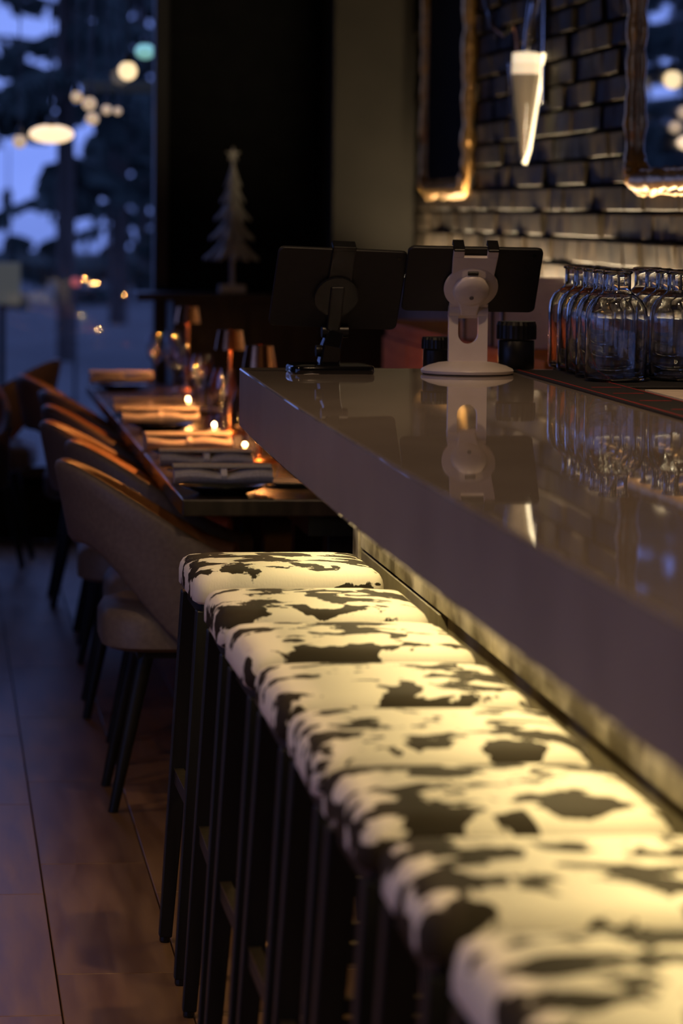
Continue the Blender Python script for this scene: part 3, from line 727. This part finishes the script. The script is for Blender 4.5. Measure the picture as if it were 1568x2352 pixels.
tealight(0.815, 8.78, 'lit tealight in a glass between the first lamp and plates')
tealight(0.80, 9.60, 'lit tealight in a glass on the middle table')
tealight(0.82, 10.9, 'lit tealight in a glass on the long table near the window')

# ------------------------------------------------------------------ console with ornament tree
cs = empty('console', (1.21, 13.66, 0)); tag(cs, 'black console against the wall carrying the ornament tree', 'console')
MB().box((-0.41, -0.20, 1.045), (0.38, 0.28, 1.075)).build('top', 'black_wood', cs, bevel=0.003)
MB().box((-0.26, -0.16, 0), (0.36, 0.26, 1.045)).build('body', 'black_wood', cs)
for s in (-0.105, 0.205): MB().box((s-0.148, -0.172, 0.06), (s+0.148, -0.16, 1.02)).build('door', 'black_wood', cs, bevel=0.003)
tr = empty('ornament_tree', (1.205, 13.62, 1.075)); tag(tr, 'pale decorative fir tree on a post standing on the console', 'ornament')
MB().box((-0.055, -0.035, 0), (0.055, 0.035, 0.035)).build('block', 'ornament', tr, bevel=0.004)
MB().tube([(0, 0, 0.035), (0.0, 0, 0.56)], [0.011, 0.006], 10).build('trunk', 'ornament', tr, smooth=True)
tiers = [(0.15, 0.105, 0.115, 12), (0.235, 0.090, 0.10, 11), (0.315, 0.072, 0.09, 10), (0.39, 0.052, 0.08, 8), (0.455, 0.032, 0.07, 7)]
for k, (zb, rad, hh, n) in enumerate(tiers):
    mb = MB()
    for j in range(n):
        a = 2*pi*j/n + k*0.4; rr = rad*rnd.uniform(0.85, 1.12)
        ca, sa = cos(a), sin(a); wd = rad*0.30
        pts = []
        for t_ in (0.0, 0.35, 0.7, 1.0):
            r_ = 0.006 + rr*t_; z_ = zb + hh*(1-t_)**1.3 - 0.012*t_
            w_ = wd*(0.35 + 1.2*t_ - 1.25*t_*t_)*0.9 + 0.003
            pts.append([(ca*r_ - sa*w_, sa*r_ + ca*w_, z_), (ca*r_, sa*r_, z_+0.010), (ca*r_ + sa*w_, sa*r_ - ca*w_, z_), (ca*r_, sa*r_, z_-0.006)])
        mb.rings(pts)
    mb.build('branch_tier', 'ornament', tr)
star = []
for k in range(10):
    r_ = 0.034 if k % 2 == 0 else 0.013
    star.append((r_*sin(2*pi*k/10), 0.575 + r_*cos(2*pi*k/10)))
mb = MB(); add_xz(mb, star, 0.010); mb.build('star', 'ornament', tr)

# ------------------------------------------------------------------ sideboard under the brick wall, menus on it
sb = empty('sideboard', (1.50, 9.5, 0)); tag(sb, 'brown wooden sideboard standing in front of the brick wall ledge', 'sideboard')
MB().box((0, -1.5, 0.0), (0.335, 1.5, 1.03)).build('body', 'side_wood', sb, bevel=0.003)
MB().box((-0.015, -1.52, 1.03), (0.338, 1.52, 1.055)).build('top', 'side_wood', sb, bevel=0.004)
for k in range(5):
    d = MB().box((-0.014, -1.48+k*0.596, 0.08), (0, -1.48+k*0.596+0.58, 1.0)).build('door', 'side_wood', sb, bevel=0.003)
    MB().box((-0.028, -1.48+k*0.596+0.52, 0.55), (-0.014, -1.48+k*0.596+0.535, 0.70)).build('handle', 'black_plastic', d, bevel=0.002)
for k, (yy, hh, mt_, a) in enumerate(((8.98, 0.17, 'menu', 0.10), (8.86, 0.19, 'menu', -0.05), (8.70, 0.18, 'menu', 0.05), (9.35, 0.15, 'menu', 0.03))):
    m_ = empty('menu_card', (1.60, yy, 1.055), a)
    pg = MB().box((-0.10, -0.008, 0), (0.10, 0.008, hh)).build('pages', mt_, m_, bevel=0.001, seg=1)
    MB().box((-0.104, -0.011, 0), (-0.096, 0.011, hh)).build('spine', 'black_plastic', m_)
    tag(m_, 'pale rose menu card standing upright on the sideboard, %s from the mirror over it' % NTH[k], 'menu', 'menus on the sideboard')

# ------------------------------------------------------------------ gilt mirrors and wall sconce
def gilt_frame(y0, y1, z0, z1, label, name, cat, face, facename):
    g = empty(name, (XW-0.012, (y0+y1)/2, z0)); tag(g, label, cat)
    wy, hz = (y1-y0)/2, z1-z0
    MB().box((-0.016, -wy+0.06, 0.06), (-0.010, wy-0.06, hz-0.06)).build(facename, face, g)
    MB().box((-0.010, -wy+0.03, 0.03), (0.0, wy-0.03, hz-0.03)).build('backing', 'black_wood', g)
    # moulded frame: rounded rectangle path
    path = [(px, py + hz/2) for px, py in rrect(2*wy-0.07, hz-0.07, 0.09, 6)]
    def sweep(off, rad, zz, wob, seed):
        rq = random.Random(seed); pts = []
        n = len(path)
        dense = []
        for i in range(n):
            (a, b), (c, d) = path[i], path[(i+1) % n]
            L_ = math.hypot(c-a, d-b); m_ = max(1, int(L_/0.035))
            for q in range(m_): dense.append((a+(c-a)*q/m_, b+(d-b)*q/m_))
        rs = []; N_ = len(dense)
        for i in range(N_):
            (a, b), (c, d) = dense[i-1], dense[(i+1) % N_]
            tx, tz = c-a, d-b; l_ = math.hypot(tx, tz) or 1; nx_, nz_ = tz/l_, -tx/l_
            w_ = rad*(1 + wob*(rq.random()-0.5))
            cy_, cz_ = dense[i][0]+nx_*off, dense[i][1]+nz_*off
            rs.append([(-zz - w_*0.8*sin(2*pi*j/8), cy_ + nx_*w_*cos(2*pi*j/8), cz_ + nz_*w_*cos(2*pi*j/8)) for j in range(8)])
        rs.append(rs[0])
        return MB().rings(rs, False, False)
    f = sweep(0.0, 0.030, 0.022, 0.5, 3).build('frame', 'gilt', g, smooth=True, angle=80)
    sweep(0.028, 0.010, 0.022, 0.9, 5).build('outer_bead', 'gilt', f, smooth=True, angle=80)
    sweep(-0.030, 0.008, 0.018, 0.9, 6).build('inner_bead', 'gilt', f, smooth=True, angle=80)
    for cy_ in (-wy+0.07, wy-0.07):
        for cz_ in (0.07, hz-0.07):
            mb = MB(); s1 = 1 if cy_ > 0 else -1; s2 = 1 if cz_ > hz/2 else -1
            for q in range(7):
                a = q*0.62; rr = 0.06 - q*0.005
                mb.sphere((-0.034, cy_ + s1*(0.02-rr*0.6*cos(a)), cz_ + s2*(0.02-rr*0.6*sin(a))), 0.021-q*0.0015, 10, 7)
            mb.build('corner_scroll', 'gilt', f, smooth=True)
    return g
gilt_frame(11.93, 13.08, 1.475, 2.85, 'gilt framed dark picture on the brick wall beside the taupe pier', 'framed_picture', 'picture', 'dark_canvas', 'canvas')
gilt_frame(7.93, 9.09, 1.475, 2.85, 'gilt framed mirror on the brick wall reflecting the blue window', 'gilt_mirror', 'mirror', 'mirror', 'glass')

sc_ = empty('wall_sconce', (XW-0.075, 10.55, 1.575)); tag(sc_, 'cone shaped glass wall sconce between the gilt frames', 'wall lamp')
MB().box((0.045, -0.04, 0.20), (0.062, 0.04, 0.62)).build('backplate', 'chrome', sc_, bevel=0.004)
MB().lathe([(0.004, 0.012), (0.012, 0.05), (0.046, 0.295)], 28).build('inner_cone', 'frost', sc_, smooth=True)
MB().lathe([(0.006, 0.0), (0.020, 0.03), (0.050, 0.20), (0.060, 0.33), (0.057, 0.33), (0.047, 0.20), (0.017, 0.03)], 32, cap0=True, cap1=False).build('glass_shell', 'wineglass', sc_, smooth=True)
MB().lathe([(0.044, 0.29), (0.046, 0.295), (0.044, 0.362), (0.030, 0.366)], 28).build('collar', 'sconce_cap', sc_, smooth=True)
MB().tube([(0.0, -0.006, 0.006), (0.014, -0.016, 0.05), (0.048, -0.034, 0.30), (0.052, -0.036, 0.362)], [0.008, 0.0055, 0.0045, 0.007], 8).build('edge_highlight', 'sconce_rim_highlight', sc_, smooth=True)  # glowing tube paints the bright highlight along the cone's right rim
MB().tube([(0.0, 0.0, 0.36), (0.004, -0.01, 0.43), (0.018, -0.02, 0.52), (0.036, -0.02, 0.60), (0.05, -0.01, 0.62)], [0.010, 0.011, 0.017, 0.018, 0.012], 10).build('arm', 'chrome', sc_, smooth=True)
MB().tube([(-0.030, -0.01, 0.365), (-0.036, -0.01, 0.43), (-0.046, -0.01, 0.455)], 0.008, 8).build('hook', 'copper', sc_, smooth=True)
MB().tube([(-0.046, -0.01, 0.45), (-0.075, -0.01, 0.415), (-0.115, 0.0, 0.45), (-0.135, 0.01, 0.54), (-0.08, 0.02, 0.63), (0.05, 0.02, 0.605)], 0.008, 8).build('side_loop', 'chrome', sc_, smooth=True)

# ------------------------------------------------------------------ unseen ceiling downlights, added to warm the counter and aisle
for i, (dx, dy, e) in enumerate(((1.15, 1.4, 7.0), (1.15, 3.2, 5.0), (1.05, 5.4, 8.0), (-1.3, 2.4, 12.0), (-1.3, 5.0, 12.0), (-0.5, 7.4, 2.0))):
    d = empty('added_downlight', (dx, dy, ZC)); tag(d, 'small round warm downlight added in the dark ceiling out of view', 'downlight', 'added ceiling downlights')
    MB().lathe([(0.05, -0.012), (0.06, -0.012), (0.062, 0.0), (0.05, 0.0)], 24, cap0=False, cap1=False).build('trim', 'black_plastic', d, smooth=True)
    MB().lathe([(0.048, -0.006), (0.048, -0.002)], 24).build('lens', 'downlight', d)
    area_light('downlight', (0, 0, -0.016), (0, 0, 0), 0.09, 0.09, e, (1.0, 0.66, 0.38), d, R(130))

# ------------------------------------------------------------------ trees, lamps, beam outside
def conifer(x_, y_, h, spread, seed, first=1.6):
    rq = random.Random(seed)
    t = empty('conifer', (x_, y_, -0.02)); tag(t, 'tall dark conifer standing outside beyond the window', 'tree', 'conifers outside the window')
    MB().tube([(0, 0, 0), (rq.uniform(-.05, .05), 0, h*0.5), (0, 0, h)], [0.09*h/9, 0.06*h/9, 0.01], 9).build('trunk', 'bark', t, smooth=True)
    mb = MB(); z = first
    while z < h-0.3:
        k = 1 - (z/h)
        for j in range(rq.choice((2, 2, 3, 3))):
            a = rq.uniform(0, 2*pi); L_ = spread*(0.25+0.75*k)*rq.uniform(0.6, 1.1)
            ca, sa = cos(a), sin(a); droop = rq.uniform(0.10, 0.32)
            spine = [(ca*L_*s, sa*L_*s, z - droop*L_*s*s + 0.05*L_*s) for s in (0.02, 0.3, 0.6, 0.85, 1.0)]
            mb.tube(spine, [0.035, 0.028, 0.02, 0.012, 0.006], 4)
            for s_i in range(9):
                s = 0.15 + 0.1*s_i
                p = Vector((ca*L_*s, sa*L_*s, z - droop*L_*s*s + 0.05*L_*s))
                for sd in (-1, 1):
                    l2 = L_*0.30*(1.1-s*0.6)*rq.uniform(0.6, 1.2)
                    dirv = Vector((ca*0.6 - sa*sd*0.8, sa*0.6 + ca*sd*0.8, -rq.uniform(0.1, 0.5))).normalized()
                    q = p + dirv*l2; wv = Vector((ca, sa, 0))*0.07*L_*0.5; dn = Vector((0, 0, -rq.uniform(0.05, 0.16)))
                    mb.add([p-wv, p+wv, p+dirv*l2*0.6+wv*1.1+dn*0.6, q+dn, p+dirv*l2*0.6-wv*1.1], [(0, 1, 2, 3, 4)])
                    mb.add([p, p+dirv*l2*0.3+dn*2.2, q+dn*1.6, p+dirv*l2*0.7], [(0, 1, 2, 3)])
        z += rq.uniform(0.24, 0.5)*(0.7+0.5*k)
    mb.build('foliage', 'needles', t)
    return t
TREES = [(1.18, 31, 10, 1.7, 1, 1.9), (2.2, 41, 12, 2.1, 2, 1.7), (3.6, 59, 13, 2.2, 21, 2.0), (-2.6, 28, 10, 1.9, 5, 1.4), (4.8, 34, 12, 2.3, 6, 1.2),
         (-5.5, 38, 13, 2.6, 7, 1.0), (8.5, 42, 13, 2.6, 8, 1.0), (0.6, 52, 13, 2.4, 4, 2.6), (10.5, 59, 14, 3.0, 10, 1.4), (-4.0, 62, 14, 3.0, 11, 1.4)]
for a in TREES: conifer(*a)
for k, (x_, y_, h) in enumerate(((0.95, 47, 2.3), (1.75, 50, 1.9), (2.45, 49, 2.6), (2.95, 52, 2.2), (3.55, 51, 2.5), (0.2, 50, 2.2))):
    t = conifer(x_, y_, h, 0.75, 40+k, 0.25); t.name = 'young_conifer'
    t['label'] = 'short young conifer on the far lawn in front of the hedge'; t['group'] = 'young conifers on the far lawn'
hd = MB()
for k in range(140):
    x_ = -14 + 28*k/140; hd.sphere((x_, 66+rnd.uniform(-0.6, 0.6), 0.12), rnd.uniform(0.40, 0.62)*(1.5 if k % 9 == 0 else 1), 8, 6, (1.2, 1.0, 0.75))
hd = hd.build('hedge', 'hedge'); tag(hd, 'low dark hedge along the far side of the lawn outside', 'hedge')

def px_at(u, v, y): return at_y(u, v, y)
bm_ = empty('pergola', (0, 15.6, -0.02)); tag(bm_, 'timber pergola outside the window with a crossing beam', 'pergola')
p = px_at(190, 182, 15.6); q = px_at(345, 196, 15.6)
MB().box((p.x, -0.04, q.z-0.02), (4.2, 0.04, q.z+0.035)).build('beam', 'beam', bm_, bevel=0.004)
for xs in (q.x+0.75, 4.1): MB().box((xs-0.05, -0.05, 0), (xs+0.05, 0.05, q.z-0.02)).build('post', 'beam', bm_)
def bulb(u, v, y, r, mat, name, label, cat, sc=(1, 1, 1), top=None):
    p = px_at(u, v, y); e = empty(name, p); tag(e, label, cat)
    MB().sphere((0, 0, 0), r, 16, 10, sc).build('globe', mat, e, smooth=True)
    MB().lathe([(r*0.4, r*sc[2]*0.9), (r*0.4, r*sc[2]*0.9+0.03), (r*0.2, r*sc[2]*0.9+0.04)], 12).build('socket', 'black_plastic', e)
    if top: MB().tube([(0, 0, r*sc[2]), (0, 0, top - p.z)], 0.003, 6).build('cord', 'black_plastic', e)
    return e
bulb(293, 163, 13.75, 0.040, 'bulb', 'globe_bulb', 'round warm globe bulb hanging from the ceiling by the window', 'bulb', top=ZC)
bulb(333, 118, 15.2, 0.040, 'green', 'green_lamp', 'small green lamp hanging outside near the window frame', 'bulb', (1.15, 1, 0.9), top=3.4)
bulb(118, 308, 14.5, 0.055, 'bulb_hot', 'oblong_lamp', 'bright oblong warm lamp hanging outside the window', 'bulb', (1.8, 0.7, 0.75), top=3.4)
for k, (u, v, y, r) in enumerate(((176, 222, 14.13, 0.024), (205, 238, 14.13, 0.030), (212, 273, 14.23, 0.028), (245, 252, 14.6, 0.022), (270, 255, 14.7, 0.018), (45, 325, 14.4, 0.03))):
    e = bulb(u, v, y, r, 'bulb_dim', 'dim_bulb', 'dim warm bulb in the loose cluster outside the window', 'bulb', top=3.4); e['group'] = 'dim bulbs outside'
e = bulb(173, 648, 22.0, 0.03, 'red_lamp', 'red_lamp', 'tiny red lamp on a post low outside beyond the window', 'bulb')
MB().tube([(0, 0, -e.location.z-0.02), (0, 0, -0.025)], 0.012, 8).build('post', 'black_plastic', e)
p = px_at(12, 645, 20.0); e = empty('notice_board', (p.x-0.02, 20.0, -0.02)); tag(e, 'pale lit notice board outside at the window edge', 'sign')
MB().box((-0.11, -0.02, p.z-0.12), (0.11, 0.02, p.z+0.13)).build('panel', 'sign', e, bevel=0.004)
MB().box((-0.02, -0.02, 0), (0.02, 0.02, p.z-0.12)).build('post', 'black_wood', e)
